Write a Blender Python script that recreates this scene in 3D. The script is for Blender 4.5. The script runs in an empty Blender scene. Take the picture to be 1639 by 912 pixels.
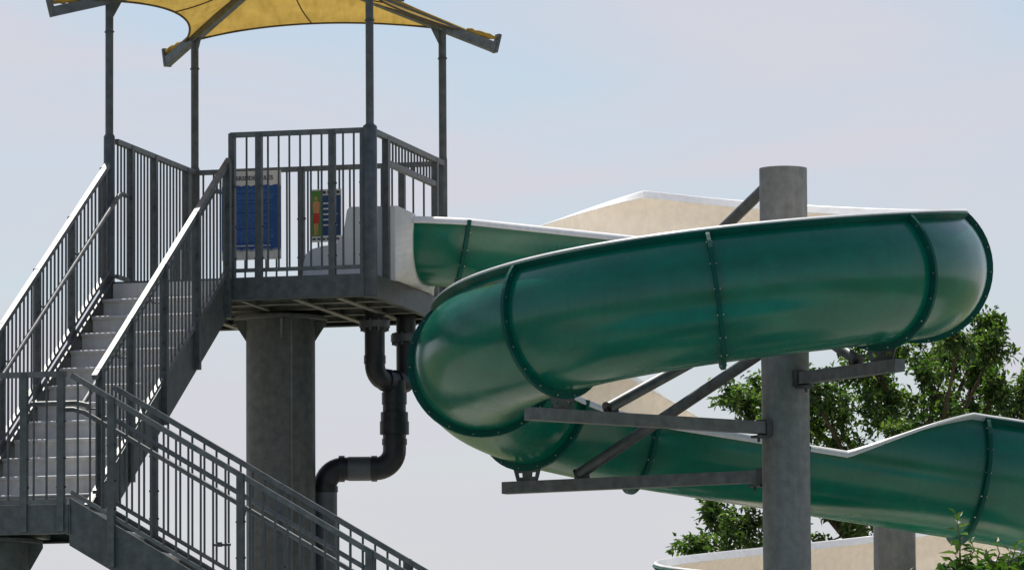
import bpy, bmesh, math, random
from mathutils import Vector as Vec, Matrix

random.seed(7)
sc = bpy.context.scene
PI = math.pi

# ------------------------------------------------------------------ camera
F_PX = 10540.0
cam_d = bpy.data.cameras.new('camera')
cam = bpy.data.objects.new('camera', cam_d)
sc.collection.objects.link(cam)
cam_d.sensor_width = 36.0
cam_d.lens = F_PX / 1639.0 * 36.0
cam_d.clip_start = 0.5
cam_d.clip_end = 6000.0
PITCH = math.atan(1134.0 / F_PX)
cam.matrix_world = (Matrix.Translation((0, 0, 1.7)) @ Matrix.Rotation(PI / 2 + PITCH, 4, 'X')
                    @ Matrix.Rotation(-0.006, 4, 'Z'))
sc.camera = cam

# ------------------------------------------------------------------ sky and sun
SUN_EL, SUN_AZ = math.radians(59), math.radians(-12)      # azimuth from +Y towards +X
w = bpy.data.worlds.new('World')
sc.world = w
w.use_nodes = True
nt = w.node_tree
bg = nt.nodes['Background']
sky = nt.nodes.new('ShaderNodeTexSky')
sky.sky_type = 'NISHITA'
sky.sun_disc = False
sky.sun_elevation = SUN_EL
sky.sun_rotation = SUN_AZ
sky.air_density = 1.0
sky.dust_density = 1.5
sky.ozone_density = 1.6
tc = nt.nodes.new('ShaderNodeTexCoord')
mp = nt.nodes.new('ShaderNodeMapping')
mp.inputs['Scale'].default_value = (11, 11, 46)
mp.inputs['Rotation'].default_value = (0, math.radians(17), 0)
nz = nt.nodes.new('ShaderNodeTexNoise')
nz.inputs['Scale'].default_value = 1.0
nz.inputs['Detail'].default_value = 5.0
nz.inputs['Distortion'].default_value = 0.6
nz.inputs['Roughness'].default_value = 0.5
rp = nt.nodes.new('ShaderNodeValToRGB')
rp.color_ramp.elements[0].position = 0.40
rp.color_ramp.elements[0].color = (0.10, 0.10, 0.10, 1)
rp.color_ramp.elements[1].position = 0.63
rp.color_ramp.elements[1].color = (1.0, 1.0, 1.0, 1)
mx = nt.nodes.new('ShaderNodeMix')
mx.data_type = 'RGBA'
mx.inputs['B'].default_value = (6.25, 6.15, 6.75, 1)        # thin bright cloud veil
nt.links.new(tc.outputs['Generated'], mp.inputs['Vector'])
nt.links.new(mp.outputs['Vector'], nz.inputs['Vector'])
nt.links.new(nz.outputs['Fac'], rp.inputs['Fac'])
sep = nt.nodes.new('ShaderNodeSeparateXYZ')
nt.links.new(tc.outputs['Generated'], sep.inputs['Vector'])
mr = nt.nodes.new('ShaderNodeMapRange')                     # the haze veil thins out with height
mr.inputs['From Min'].default_value = 0.02
mr.inputs['From Max'].default_value = 0.65
mr.inputs['To Min'].default_value = 1.0
mr.inputs['To Max'].default_value = 0.15
nt.links.new(sep.outputs['Z'], mr.inputs['Value'])
mu = nt.nodes.new('ShaderNodeMath')
mu.operation = 'MULTIPLY'
hz = nt.nodes.new('ShaderNodeMapRange')                     # denser haze towards the horizon
hz.inputs['From Min'].default_value = 0.04
hz.inputs['From Max'].default_value = 0.14
hz.inputs['To Min'].default_value = 0.6
hz.inputs['To Max'].default_value = 0.0
nt.links.new(sep.outputs['Z'], hz.inputs['Value'])
mh = nt.nodes.new('ShaderNodeMix')
mh.data_type = 'FLOAT'
mh.inputs[3].default_value = 1.0
nt.links.new(hz.outputs['Result'], mh.inputs[0])
nt.links.new(rp.outputs['Color'], mh.inputs[2])
nt.links.new(mh.outputs[0], mu.inputs[0])
nt.links.new(mr.outputs['Result'], mu.inputs[1])
nt.links.new(mu.outputs['Value'], mx.inputs['Factor'])
nt.links.new(sky.outputs['Color'], mx.inputs['A'])
nt.links.new(mx.outputs['Result'], bg.inputs['Color'])
bg.inputs['Strength'].default_value = 0.1

sun_d = bpy.data.lights.new('sun', 'SUN')
sun_d.energy = 4.6
sun_d.angle = math.radians(0.6)
sun_d.color = (1.0, 0.95, 0.87)
sun = bpy.data.objects.new('sun', sun_d)
sc.collection.objects.link(sun)
sdir = Vec((math.sin(SUN_AZ) * math.cos(SUN_EL), math.cos(SUN_AZ) * math.cos(SUN_EL), math.sin(SUN_EL)))
sun.rotation_euler = sdir.to_track_quat('Z', 'Y').to_euler()
sun.location = (0, 30, 40)

sc.view_settings.view_transform = 'Standard'
sc.view_settings.look = 'None'
sc.view_settings.exposure = 0.1
sc.view_settings.gamma = 1.0
sc.view_settings.use_curve_mapping = False

# ------------------------------------------------------------------ materials
MATS = {}


def base_mat(name):
    m = bpy.data.materials.new(name)
    m.use_nodes = True
    MATS[name] = m
    return m, m.node_tree, m.node_tree.nodes['Principled BSDF']


def noise_col(nt, c0, c1, scale=(1, 1, 1), s=6.0, detail=5.0, lo=0.35, hi=0.65, rough=0.55):
    tc = nt.nodes.new('ShaderNodeTexCoord')
    mp = nt.nodes.new('ShaderNodeMapping')
    mp.inputs['Scale'].default_value = scale
    n = nt.nodes.new('ShaderNodeTexNoise')
    n.inputs['Scale'].default_value = s
    n.inputs['Detail'].default_value = detail
    n.inputs['Roughness'].default_value = rough
    r = nt.nodes.new('ShaderNodeValToRGB')
    r.color_ramp.elements[0].position = lo
    r.color_ramp.elements[1].position = hi
    r.color_ramp.elements[0].color = (*c0, 1)
    r.color_ramp.elements[1].color = (*c1, 1)
    nt.links.new(tc.outputs['Object'], mp.inputs['Vector'])
    nt.links.new(mp.outputs['Vector'], n.inputs['Vector'])
    nt.links.new(n.outputs['Fac'], r.inputs['Fac'])
    return r.outputs['Color'], n.outputs['Fac']


def mixc(nt, a, b, fac, mode='MIX'):
    m = nt.nodes.new('ShaderNodeMix')
    m.data_type = 'RGBA'
    m.blend_type = mode
    for sock, v in (('A', a), ('B', b)):
        if isinstance(v, tuple):
            m.inputs[sock].default_value = (*v, 1)
        else:
            nt.links.new(v, m.inputs[sock])
    if isinstance(fac, float):
        m.inputs['Factor'].default_value = fac
    else:
        nt.links.new(fac, m.inputs['Factor'])
    return m.outputs['Result']


def bump(nt, p, h, strength, dist=0.01):
    b = nt.nodes.new('ShaderNodeBump')
    b.inputs['Strength'].default_value = strength
    b.inputs['Distance'].default_value = dist
    nt.links.new(h, b.inputs['Height'])
    nt.links.new(b.outputs['Normal'], p.inputs['Normal'])


def steel(name, c0, c1, metallic=0.35, rough=0.5, streak=True):
    m, nt, p = base_mat(name)
    col, fac = noise_col(nt, c0, c1, (1, 1, 1), 14.0, 6.0, 0.3, 0.7)
    if streak:
        s, f2 = noise_col(nt, (0.55, 0.53, 0.5), (1.12, 1.12, 1.12), (5, 5, 0.35), 2.2, 5.0, 0.28, 0.68)
        col = mixc(nt, col, s, 0.5, 'MULTIPLY')
    nt.links.new(col, p.inputs['Base Color'])
    p.inputs['Metallic'].default_value = metallic
    p.inputs['Roughness'].default_value = rough
    bump(nt, p, fac, 0.15, 0.004)
    return m


steel('galvanized', (0.072, 0.080, 0.082), (0.130, 0.142, 0.143))
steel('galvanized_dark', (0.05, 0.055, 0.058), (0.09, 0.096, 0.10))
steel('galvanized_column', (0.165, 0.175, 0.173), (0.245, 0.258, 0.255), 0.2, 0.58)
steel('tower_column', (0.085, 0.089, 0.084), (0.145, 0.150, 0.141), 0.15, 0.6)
steel('rail_metal', (0.105, 0.114, 0.116), (0.175, 0.186, 0.187), 0.4, 0.5)
steel('tread_metal', (0.58, 0.575, 0.56), (0.68, 0.67, 0.65), 0.0, 0.55)
steel('beam_steel', (0.16, 0.155, 0.14), (0.28, 0.265, 0.235), 0.15, 0.6)
steel('bolt_metal', (0.35, 0.35, 0.35), (0.5, 0.5, 0.5), 0.8, 0.3, False)


def gelcoat(name, c0, c1, rough, coat=0.4):
    m, nt, p = base_mat(name)
    col, fac = noise_col(nt, c0, c1, (1, 1, 2.5), 2.3, 6.0, 0.3, 0.72)
    fine, f2 = noise_col(nt, (0.90, 0.91, 0.91), (1.04, 1.04, 1.04), (7, 7, 0.7), 3.0, 2.0, 0.35, 0.65)
    col = mixc(nt, col, fine, 0.7, 'MULTIPLY')
    nt.links.new(col, p.inputs['Base Color'])
    r, _ = noise_col(nt, (rough * 0.75,) * 3, (rough * 1.5,) * 3, (1, 1, 1), 3.0, 5.0, 0.3, 0.7)
    nt.links.new(r, p.inputs['Roughness'])
    p.inputs['Coat Weight'].default_value = coat
    p.inputs['Coat Roughness'].default_value = 0.12
    bump(nt, p, fac, 0.12, 0.012)
    return m


gelcoat('green_gelcoat', (0.0, 0.118, 0.074), (0.002, 0.165, 0.100), 0.2, 0.06)
gelcoat('green_flange', (0.0, 0.062, 0.048), (0.001, 0.100, 0.072), 0.45, 0.0)
MATS['green_flange'].node_tree.nodes['Principled BSDF'].inputs['Specular IOR Level'].default_value = 0.2
gelcoat('cream_gelcoat', (0.86, 0.79, 0.69), (0.90, 0.84, 0.745), 0.35)
gelcoat('white_gelcoat', (0.76, 0.76, 0.75), (0.84, 0.83, 0.82), 0.4, 0.15)
gelcoat('tub_gelcoat', (0.72, 0.72, 0.72), (0.80, 0.80, 0.795), 0.45, 0.1)
gelcoat('brown_underlay', (0.17, 0.13, 0.085), (0.30, 0.25, 0.18), 0.7, 0.0)


def fabric():
    m, nt, p = base_mat('yellow_fabric')
    col, fac = noise_col(nt, (0.45, 0.30, 0.07), (0.58, 0.40, 0.10), (1, 1, 1), 5.0, 6.0, 0.3, 0.7)
    st, f2 = noise_col(nt, (0.72, 0.68, 0.6), (1.05, 1.05, 1.05), (9, 1.5, 3), 2.0, 4.0, 0.3, 0.55)
    col = mixc(nt, col, st, 0.6, 'MULTIPLY')
    nt.links.new(col, p.inputs['Base Color'])
    p.inputs['Roughness'].default_value = 0.9
    p.inputs['Specular IOR Level'].default_value = 0.1
    tr = nt.nodes.new('ShaderNodeBsdfTranslucent')
    nt.links.new(col, tr.inputs['Color'])
    ms = nt.nodes.new('ShaderNodeMixShader')
    ms.inputs['Fac'].default_value = 0.36
    out = nt.nodes['Material Output']
    nt.links.new(p.outputs['BSDF'], ms.inputs[1])
    nt.links.new(tr.outputs['BSDF'], ms.inputs[2])
    nt.links.new(ms.outputs['Shader'], out.inputs['Surface'])
    bump(nt, p, fac, 0.2, 0.02)


fabric()


def plain(name, col, rough=0.5, spec=0.4, vary=0.12):
    m, nt, p = base_mat(name)
    c0 = tuple(c * (1 - vary) for c in col)
    c1 = tuple(min(1, c * (1 + vary)) for c in col)
    c, f = noise_col(nt, c0, c1, (1, 1, 1), 9.0, 5.0)
    nt.links.new(c, p.inputs['Base Color'])
    p.inputs['Roughness'].default_value = rough
    p.inputs['Specular IOR Level'].default_value = spec
    return m


plain('black_pvc', (0.025, 0.026, 0.028), 0.42, 0.4, 0.25)
plain('grey_pvc', (0.10, 0.105, 0.115), 0.4, 0.4, 0.15)
plain('hem', (0.09, 0.06, 0.03), 0.8)
plain('sign_blue', (0.012, 0.075, 0.26), 0.45)
plain('sign_white', (0.62, 0.61, 0.58), 0.5)
plain('sign_lightblue', (0.07, 0.17, 0.40), 0.5)
plain('sign_navy', (0.012, 0.045, 0.14), 0.5)
plain('sign_green', (0.07, 0.22, 0.03), 0.5)
plain('sign_skin', (0.55, 0.25, 0.10), 0.5)
plain('sign_red', (0.45, 0.03, 0.02), 0.5)
plain('sign_ink', (0.03, 0.035, 0.05), 0.5)
plain('bark', (0.09, 0.065, 0.045), 0.9, 0.1, 0.4)
plain('stem_green', (0.10, 0.11, 0.03), 0.7, 0.2, 0.3)


def leaf_mat(name, cols, trans=0.4):
    m, nt, p = base_mat(name)
    g = nt.nodes.new('ShaderNodeNewGeometry')
    r = nt.nodes.new('ShaderNodeValToRGB')
    el = r.color_ramp.elements
    while len(el) < len(cols):
        el.new(0.5)
    for i, c in enumerate(cols):
        el[i].position = i / (len(cols) - 1)
        el[i].color = (*c, 1)
    nt.links.new(g.outputs['Random Per Island'], r.inputs['Fac'])
    nt.links.new(r.outputs['Color'], p.inputs['Base Color'])
    p.inputs['Roughness'].default_value = 0.42
    p.inputs['Specular IOR Level'].default_value = 0.5
    tr = nt.nodes.new('ShaderNodeBsdfTranslucent')
    nt.links.new(mixc(nt, r.outputs['Color'], (1.3, 1.8, 0.5), 1.0, 'MULTIPLY'), tr.inputs['Color'])
    ms = nt.nodes.new('ShaderNodeMixShader')
    ms.inputs['Fac'].default_value = trans
    nt.links.new(p.outputs['BSDF'], ms.inputs[1])
    nt.links.new(tr.outputs['BSDF'], ms.inputs[2])
    nt.links.new(ms.outputs['Shader'], nt.nodes['Material Output'].inputs['Surface'])


leaf_mat('tree_leaf', [(0.024, 0.052, 0.014), (0.055, 0.098, 0.027), (0.10, 0.148, 0.042), (0.20, 0.23, 0.09)], 0.42)
leaf_mat('shrub_leaf', [(0.03, 0.065, 0.012), (0.06, 0.11, 0.02), (0.13, 0.17, 0.04)], 0.35)


def ground_mats():
    m, nt, p = base_mat('concrete_deck')
    col, f = noise_col(nt, (0.30, 0.275, 0.235), (0.42, 0.39, 0.34), (1, 1, 1), 1.1, 7.0)
    nt.links.new(col, p.inputs['Base Color'])
    p.inputs['Roughness'].default_value = 0.85
    m, nt, p = base_mat('grass_ground')
    col, f = noise_col(nt, (0.06, 0.085, 0.025), (0.13, 0.135, 0.05), (1, 1, 1), 0.35, 8.0)
    nt.links.new(col, p.inputs['Base Color'])
    p.inputs['Roughness'].default_value = 0.9
    m, nt, p = base_mat('unseen_pool_water')
    p.inputs['Base Color'].default_value = (0.08, 0.30, 0.36, 1)
    p.inputs['Roughness'].default_value = 0.08
    c, f = noise_col(nt, (0, 0, 0), (1, 1, 1), (1, 1, 1), 2.5, 3.0)
    bump(nt, p, f, 0.3, 0.05)


ground_mats()

# ------------------------------------------------------------------ mesh helpers
Z = Vec((0, 0, 1))


class MB:
    """collects geometry in world coordinates; build() links it as ONE mesh object"""

    def __init__(self):
        self.v, self.f, self.m, self.s = [], [], [], []

    def add(self, verts, faces, mi=0, smooth=False):
        o = len(self.v)
        self.v += [Vec(p) for p in verts]
        for f in faces:
            self.f.append([i + o for i in f])
            self.m.append(mi)
            self.s.append(smooth)
        return self

    def hexa(self, c, mi=0):
        """8 corners: bottom loop 0-3, top loop 4-7"""
        return self.add(c, [(0, 3, 2, 1), (4, 5, 6, 7), (0, 1, 5, 4), (1, 2, 6, 5), (2, 3, 7, 6), (3, 0, 4, 7)], mi)

    def bar(self, p0, p1, wd, ht, up=Z, mi=0):
        p0, p1 = Vec(p0), Vec(p1)
        d = (p1 - p0).normalized()
        s = d.cross(up)
        if s.length < 1e-5:
            s = d.cross(Vec((1, 0, 0)))
        s.normalize()
        n = s.cross(d).normalized()
        a, b = s * wd / 2, n * ht / 2
        return self.hexa([p0 - a - b, p0 + a - b, p1 + a - b, p1 - a - b,
                          p0 - a + b, p0 + a + b, p1 + a + b, p1 - a + b], mi)

    def tube(self, pts, r, n=12, mi=0, caps=True, smooth=True):
        pts = [Vec(p) for p in pts]
        rs = r if isinstance(r, (list, tuple)) else [r] * len(pts)
        ref = None
        rings = []
        for i, p in enumerate(pts):
            t = (pts[min(i + 1, len(pts) - 1)] - pts[max(i - 1, 0)]).normalized()
            if ref is None:
                ref = t.cross(Z) if abs(t.z) < 0.9 else t.cross(Vec((1, 0, 0)))
            a = (ref - t * ref.dot(t)).normalized()
            ref = a
            b = t.cross(a)
            rings.append([p + (a * math.cos(2 * PI * k / n) + b * math.sin(2 * PI * k / n)) * rs[i] for k in range(n)])
        vs = [q for rg in rings for q in rg]
        fs = []
        for i in range(len(rings) - 1):
            for k in range(n):
                k2 = (k + 1) % n
                fs.append((i * n + k, i * n + k2, (i + 1) * n + k2, (i + 1) * n + k))
        self.add(vs, fs, mi, smooth)
        if caps:
            self.add(rings[0], [tuple(range(n - 1, -1, -1))], mi)
            self.add(rings[-1], [tuple(range(n))], mi)
        return self

    def prism(self, poly, ext, mi=0):
        """planar polygon (world points) pushed along vector ext"""
        n = len(poly)
        ext = Vec(ext)
        vs = [Vec(p) for p in poly] + [Vec(p) + ext for p in poly]
        fs = [tuple(range(n - 1, -1, -1)), tuple(range(n, 2 * n))]
        fs += [(i, (i + 1) % n, n + (i + 1) % n, n + i) for i in range(n)]
        return self.add(vs, fs, mi)

    def grid(self, rows, mi=0, smooth=True, flip=False):
        nr, nc = len(rows), len(rows[0])
        vs = [p for r in rows for p in r]
        fs = []
        for i in range(nr - 1):
            for j in range(nc - 1):
                q = (i * nc + j, i * nc + j + 1, (i + 1) * nc + j + 1, (i + 1) * nc + j)
                fs.append(q[::-1] if flip else q)
        return self.add(vs, fs, mi, smooth)

    def build(self, name, mats, parent=None, fix=True):
        me = bpy.data.meshes.new(name)
        org = Vec(parent['_o']) if parent is not None else Vec((0, 0, 0))
        me.from_pydata([tuple(p - org) for p in self.v], [], self.f)
        for m in (mats if isinstance(mats, (list, tuple)) else [mats]):
            me.materials.append(MATS[m])
        me.polygons.foreach_set('material_index', self.m)
        me.polygons.foreach_set('use_smooth', self.s)
        if fix:
            bm = bmesh.new()
            bm.from_mesh(me)
            bmesh.ops.recalc_face_normals(bm, faces=bm.faces)
            bm.to_mesh(me)
            bm.free()
        me.update()
        o = bpy.data.objects.new(name, me)
        sc.collection.objects.link(o)
        if parent is not None:
            o.parent = parent
            o['_o'] = tuple(org)
        else:
            o['_o'] = (0.0, 0.0, 0.0)
        return o


def thing(name, loc, label, cat, group=None):
    o = bpy.data.objects.new(name, None)
    sc.collection.objects.link(o)
    o.empty_display_size = 0.2
    o.location = loc
    o['_o'] = tuple(loc)
    o['label'] = label
    o['category'] = cat
    if group:
        o['group'] = group
    return o


def inst(name, mesh, wloc, parent, rot=None):
    o = bpy.data.objects.new(name, mesh)
    sc.collection.objects.link(o)
    o.parent = parent
    o['_o'] = parent['_o']
    o.location = Vec(wloc) - Vec(parent['_o'])
    if rot is not None:
        o.rotation_euler = rot
    return o


_mesh_cache = {}


def rod_mesh(h, rad, mat):
    """upright round rod from z=0 to h, shared between alike pieces"""
    k = ('rod', round(h, 3), rad, mat)
    if k not in _mesh_cache:
        n = 8
        vs = [(rad * math.cos(2 * PI * i / n), rad * math.sin(2 * PI * i / n), z) for z in (0, h) for i in range(n)]
        fs = [(i, (i + 1) % n, n + (i + 1) % n, n + i) for i in range(n)]
        me = bpy.data.meshes.new('rod')
        me.from_pydata(vs, [], fs)
        me.polygons.foreach_set('use_smooth', [True] * n)
        me.materials.append(MATS[mat])
        _mesh_cache[k] = me
    return _mesh_cache[k]


def bar_mesh(h, wd, mat, yaw):
    """upright square bar from z=0 to h, shared between alike pieces"""
    k = (round(h, 3), round(wd, 4), mat, round(yaw, 3))
    if k not in _mesh_cache:
        b = MB()
        c, s = math.cos(yaw) * wd / 2, math.sin(yaw) * wd / 2
        q = [Vec((-c + s, -s - c, 0)), Vec((c + s, s - c, 0)), Vec((c - s, s + c, 0)), Vec((-c - s, -s + c, 0))]
        b.hexa(q + [p + Vec((0, 0, h)) for p in q])
        me = bpy.data.meshes.new('bar')
        me.from_pydata([tuple(p) for p in b.v], [], b.f)
        me.materials.append(MATS[mat])
        _mesh_cache[k] = me
    return _mesh_cache[k]


# ------------------------------------------------------------------ setting
def sheet(name, x0, x1, y0, y1, z, mat):
    o = MB().add([(x0, y0, z), (x1, y0, z), (x1, y1, z), (x0, y1, z)], [(0, 1, 2, 3)]).build(name, mat)
    o['kind'] = 'structure'
    return o


sheet('ground', -2500, 2500, -2500, 2500, 0, 'grass_ground')
sheet('unseen_pool_deck', -22, 24, 33, 68, 0.004, 'concrete_deck')  # out of view, added to bounce light onto the flume underside
sheet('unseen_pool_water', -6, 12, 36, 46.5, 0.008, 'unseen_pool_water')  # out of view, added for streaky reflections in the green flume

# ------------------------------------------------------------------ tower frame of reference
TA = 0.251
U = Vec((math.cos(TA), -math.sin(TA), 0))
V = Vec((math.sin(TA), math.cos(TA), 0))
A0 = Vec((-3.386, F_PX / 190.0, 0))
ZD, RH, W, L = 7.7036, 1.222, 2.27, 2.37
RISE, RUN, UR = 0.1714, 0.289, 1.022
ZL = ZD - 13 * RISE
YAW = -TA


def tw(u, v, z):
    return A0 + U * u + V * v + Vec((0, 0, z))


def railing(parent, p0, p1, h, posts, spacing=0.097, post_w=0.055, bot=0.07, drop=0.0, name='guard_rail', first=None,
            top_w=0.045, plumb=0.0, skip=(), post_off=Vec((0, 0, 0))):
    """p0, p1: base points of the run (floor or nosing line); posts: fractions along it"""
    p0, p1 = Vec(p0), Vec(p1)
    b = MB()
    hz = Vec((0, 0, h))
    b.bar(p0 + hz, p1 + hz, top_w, 0.042)
    rail = b.build(name, 'rail_metal', parent)
    b = MB()
    b.bar(p0 + Z * bot, p1 + Z * bot, 0.036, 0.03)
    b.build('bottom_rail', 'rail_metal', rail)
    n = int((p1 - p0).xy.length / spacing)
    pf = list(posts)
    length = (p1 - p0).xy.length
    for i in range(n + 1):
        t = (i + 0.5) / (n + 1)
        if any(abs(t - f) * length < post_w * 0.75 for f in pf):
            continue
        if any(a <= t <= c for a, c in skip):
            continue
        inst('baluster', rod_mesh(h - bot - 0.02, 0.0088, 'galvanized'), p0.lerp(p1, t) + Z * bot, rail)
    bb = MB()
    hd_ = Vec((p1.x - p0.x, p1.y - p0.y, 0)).normalized()
    for f in pf:
        q = p0.lerp(p1, f) + post_off
        for zz in (0.14 * h, 0.36 * h, 0.64 * h):
            bb.tube([q - hd_ * (post_w / 2 + 0.012) + Z * zz, q + hd_ * (post_w / 2 + 0.012) + Z * zz], 0.009, 6)
    bb.build('bolt', 'galvanized_dark', rail)['kind'] = 'stuff'
    for f in pf:
        inst('post', bar_mesh(h + drop + 0.012, post_w, 'galvanized', YAW), p0.lerp(p1, f) - Z * drop + post_off, rail)
    return rail


# ------------------------------------------------------------------ slide tower
C0 = tw(1.146, 1.147, 0)
tower = thing('slide_tower', C0, 'grey galvanized steel platform with upright bar railings on one thick round column', 'tower')
# column
b = MB()
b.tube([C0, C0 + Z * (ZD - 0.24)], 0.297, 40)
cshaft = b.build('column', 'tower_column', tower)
for a_ in (-1.22,):
    d = Vec((math.cos(a_), math.sin(a_), 0))
    b = MB()
    b.bar(C0 + d * 0.298 + Z * 0.06, C0 + d * 0.298 + Z * (ZD - 0.25), 0.012, 0.006, up=d)
    b.build('weld_seam', 'beam_steel', cshaft)
b = MB()
b.tube([C0 + Z * 0.002, C0 + Z * 0.05], 0.45, 32)
b.build('base_plate', 'galvanized', tower)
b = MB()
zt = ZD - 0.215
b.tube([C0 + Z * (zt - 0.03), C0 + Z * (zt - 0.004)], 0.40, 32)
b.build('cap_plate', 'tower_column', tower)
for k in range(4):
    a = k * PI / 2 + 0.05
    d = Vec((math.cos(a), math.sin(a), 0))
    s = Vec((-d.y, d.x, 0)) * 0.012
    b = MB()
    zc = zt - 0.032
    b.prism([C0 + d * 0.28 + Z * zc - s, C0 + d * 0.395 + Z * zc - s, C0 + d * 0.395 + Z * (zc - 0.02) - s,
             C0 + d * 0.28 + Z * (zc - 0.2) - s], s * 2)
    b.build('gusset', 'tower_column', tower)
# deck: planks of grating, fascia and beams
dk = MB()
dk.hexa([tw(0.0, 0.0, ZD - 0.045), tw(W, 0, ZD - 0.045), tw(W, L, ZD - 0.045), tw(0, L, ZD - 0.045),
         tw(0, 0, ZD - 0.004), tw(W, 0, ZD - 0.004), tw(W, L, ZD - 0.004), tw(0, L, ZD - 0.004)])
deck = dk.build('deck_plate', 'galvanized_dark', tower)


def fascia(p0, p1, inward):
    b = MB()
    zc = ZD - 0.088
    b.bar(p0 + Z * zc, p1 + Z * zc, 0.012, 0.19)
    b.bar(p0 + inward * 0.028 + Z * (zc - 0.088), p1 + inward * 0.028 + Z * (zc - 0.088), 0.05, 0.012)
    return b.build('fascia', 'galvanized', tower)


e = 0.03
fascia(tw(-e, -e, 0), tw(W + e - 0.007, -e, 0), V)
fascia(tw(-e, L + e, 0), tw(W + e - 0.007, L + e, 0), -V)
fascia(tw(-e, -e + 0.007, 0), tw(-e, L + e - 0.007, 0), U)
fascia(tw(W + e, -e, 0), tw(W + e, L + e - 0.007, 0), -U)
for vv in (0.42, 0.86, 1.42, 1.92):
    b = MB()
    b.bar(tw(0.01, vv, ZD - 0.115), tw(W - 0.01, vv, ZD - 0.115), 0.01, 0.13)
    b.bar(tw(0.01, vv, ZD - 0.182), tw(W - 0.01, vv, ZD - 0.182), 0.045, 0.01)
    b.build('joist', 'beam_steel', tower)
for uu in (0.45, 1.15, 1.62, 2.0):
    b = MB()
    b.bar(tw(uu, 0.01, ZD - 0.117), tw(uu, L - 0.01, ZD - 0.117), 0.012, 0.125)
    b.bar(tw(uu, 0.01, ZD - 0.19), tw(uu, L - 0.01, ZD - 0.19), 0.06 if uu != 1.15 else 0.03, 0.012)
    b.build('beam', 'beam_steel', tower)
# guard rails on the four sides
fr = railing(tower, tw(1.047, 0, ZD), tw(W, 0, ZD), RH, [0.012, 0.205, 0.73, 0.955], drop=0.17)
lf = railing(tower, tw(0.0, 0.1, ZD), tw(0, L - 0.03, ZD), RH, [0.18, 0.48, 0.90], drop=0.17)
bk = railing(tower, tw(0.03, L, ZD), tw(W - 0.03, L, ZD), RH, [0.43, 0.845], drop=0.17)
# right side: short panel above the slide entry
b = MB()
b.bar(tw(W, 0.03, ZD + RH), tw(W, L - 0.03, ZD + RH), 0.05, 0.045)
rt = b.build('guard_rail', 'rail_metal', tower)
b = MB()
b.bar(tw(W, 0.54, ZD + RH - 0.215), tw(W, 2.1, ZD + RH - 0.215), 0.046, 0.045)
b.build('bottom_rail', 'rail_metal', rt)
for vv in (0.5, 2.1):
    inst('post', bar_mesh(RH + 0.18, 0.055, 'galvanized', YAW), tw(W, vv, ZD - 0.17), rt)
inst('post', bar_mesh(RH + 0.16, 0.03, 'galvanized', YAW), tw(W, 0.565, ZD - 0.16), rt)
for k in range(14):
    inst('baluster', rod_mesh(0.19, 0.0088, 'galvanized'), tw(W, 0.62 + k * 0.1, ZD + RH - 0.2), rt)

# ------------------------------------------------------------------ shade canopy
can = thing('shade_canopy', tw(W / 2, L / 2, ZD), 'yellow fabric shade sail on four slim grey posts above the slide tower', 'canopy')
corners = [(-0.028, 0.0), (0, L), (W, L), (W, 0)]
ctr = tw(W / 2, L / 2, 0)
ZTOP = ZD + 2.43
ARM_SL = 0.27
tips = []
SLV = (0.048, 0.043, 0.060, 0.038)[0:2] + (0.038, 0.060)
for i, (cu, cv) in enumerate(corners):
    p = tw(cu, cv, 0)
    b = MB()
    b.tube([p + Z * (ZD - 0.02), p + Z * (ZTOP - 0.02)], 0.034, 20)
    post = b.build('canopy_post', 'galvanized', can)
    b = MB()
    b.tube([p + Z * (ZD - 0.19), p + Z * (ZD + RH + 0.03), p + Z * (ZD + RH + 0.05)], [SLV[i], SLV[i], 0.036], 24)
    b.build('post_sleeve', 'galvanized', post)
    b = MB()
    zc = ZD + 2.14
    b.tube([p + Z * zc, p + Z * (zc + 0.02)], 0.0365, 16)
    for sg in (-1, 1):
        b.tube([p + U * sg * 0.03 + Z * (zc + 0.01), p + U * sg * 0.042 + Z * (zc + 0.01)], 0.007, 8)
    b.build('collar', 'galvanized_dark', post)
    # rafter from hub to outer tip
    d = (p - ctr)
    dist = d.xy.length
    d = Vec((d.x, d.y, 0)).normalized()
    hub = ctr + Z * (ZTOP + dist * ARM_SL)
    tip = p + d * 0.56 + Z * (ZTOP - 0.56 * ARM_SL)
    b = MB()
    ax = (tip - hub).normalized()
    b.bar(hub, tip, 0.06, 0.085)
    sdv = ax.cross(Z).normalized()
    upv = sdv.cross(ax).normalized()
    arm = b.build('rafter', 'rail_metal', can)
    b = MB()
    b.bar(tip - ax * 0.012 - upv * 0.043, tip - ax * 0.012 + upv * 0.125, 0.07, 0.028, up=ax)
    b.build('end_bracket', 'rail_metal', arm)
    b = MB()
    g0 = p + Z * (ZTOP - 0.03)
    sd2 = d.cross(Z) * 0.008
    inn = -d
    b.prism([g0 + inn * 0.03 - sd2 - Z * 0.13, g0 + inn * 0.12 - sd2 + Z * (0.12 * ARM_SL - 0.01), g0 + inn * 0.03 - sd2 + Z * 0.0], sd2 * 2)
    b.build('gusset', 'galvanized', arm)
    # bunched end of the sail and its strap along the rafter tip
    q0 = tip - ax * 0.33 + upv * 0.052
    q1 = tip - ax * 0.03 + upv * 0.088
    b = MB()
    pts, rr = [], []
    rnd = random.Random(i + 3)
    for k in range(9):
        t = k / 8
        pts.append(q0.lerp(q1, t) + upv * rnd.uniform(-0.007, 0.009) + sdv * rnd.uniform(-0.008, 0.008))
        rr.append(0.016 + 0.011 * math.sin(PI * t) + rnd.uniform(-0.004, 0.004))
    b.tube(pts, rr, 10)
    b.build('sail_corner', 'yellow_fabric', can)
    tips.append((tip, ax, upv))
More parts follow.
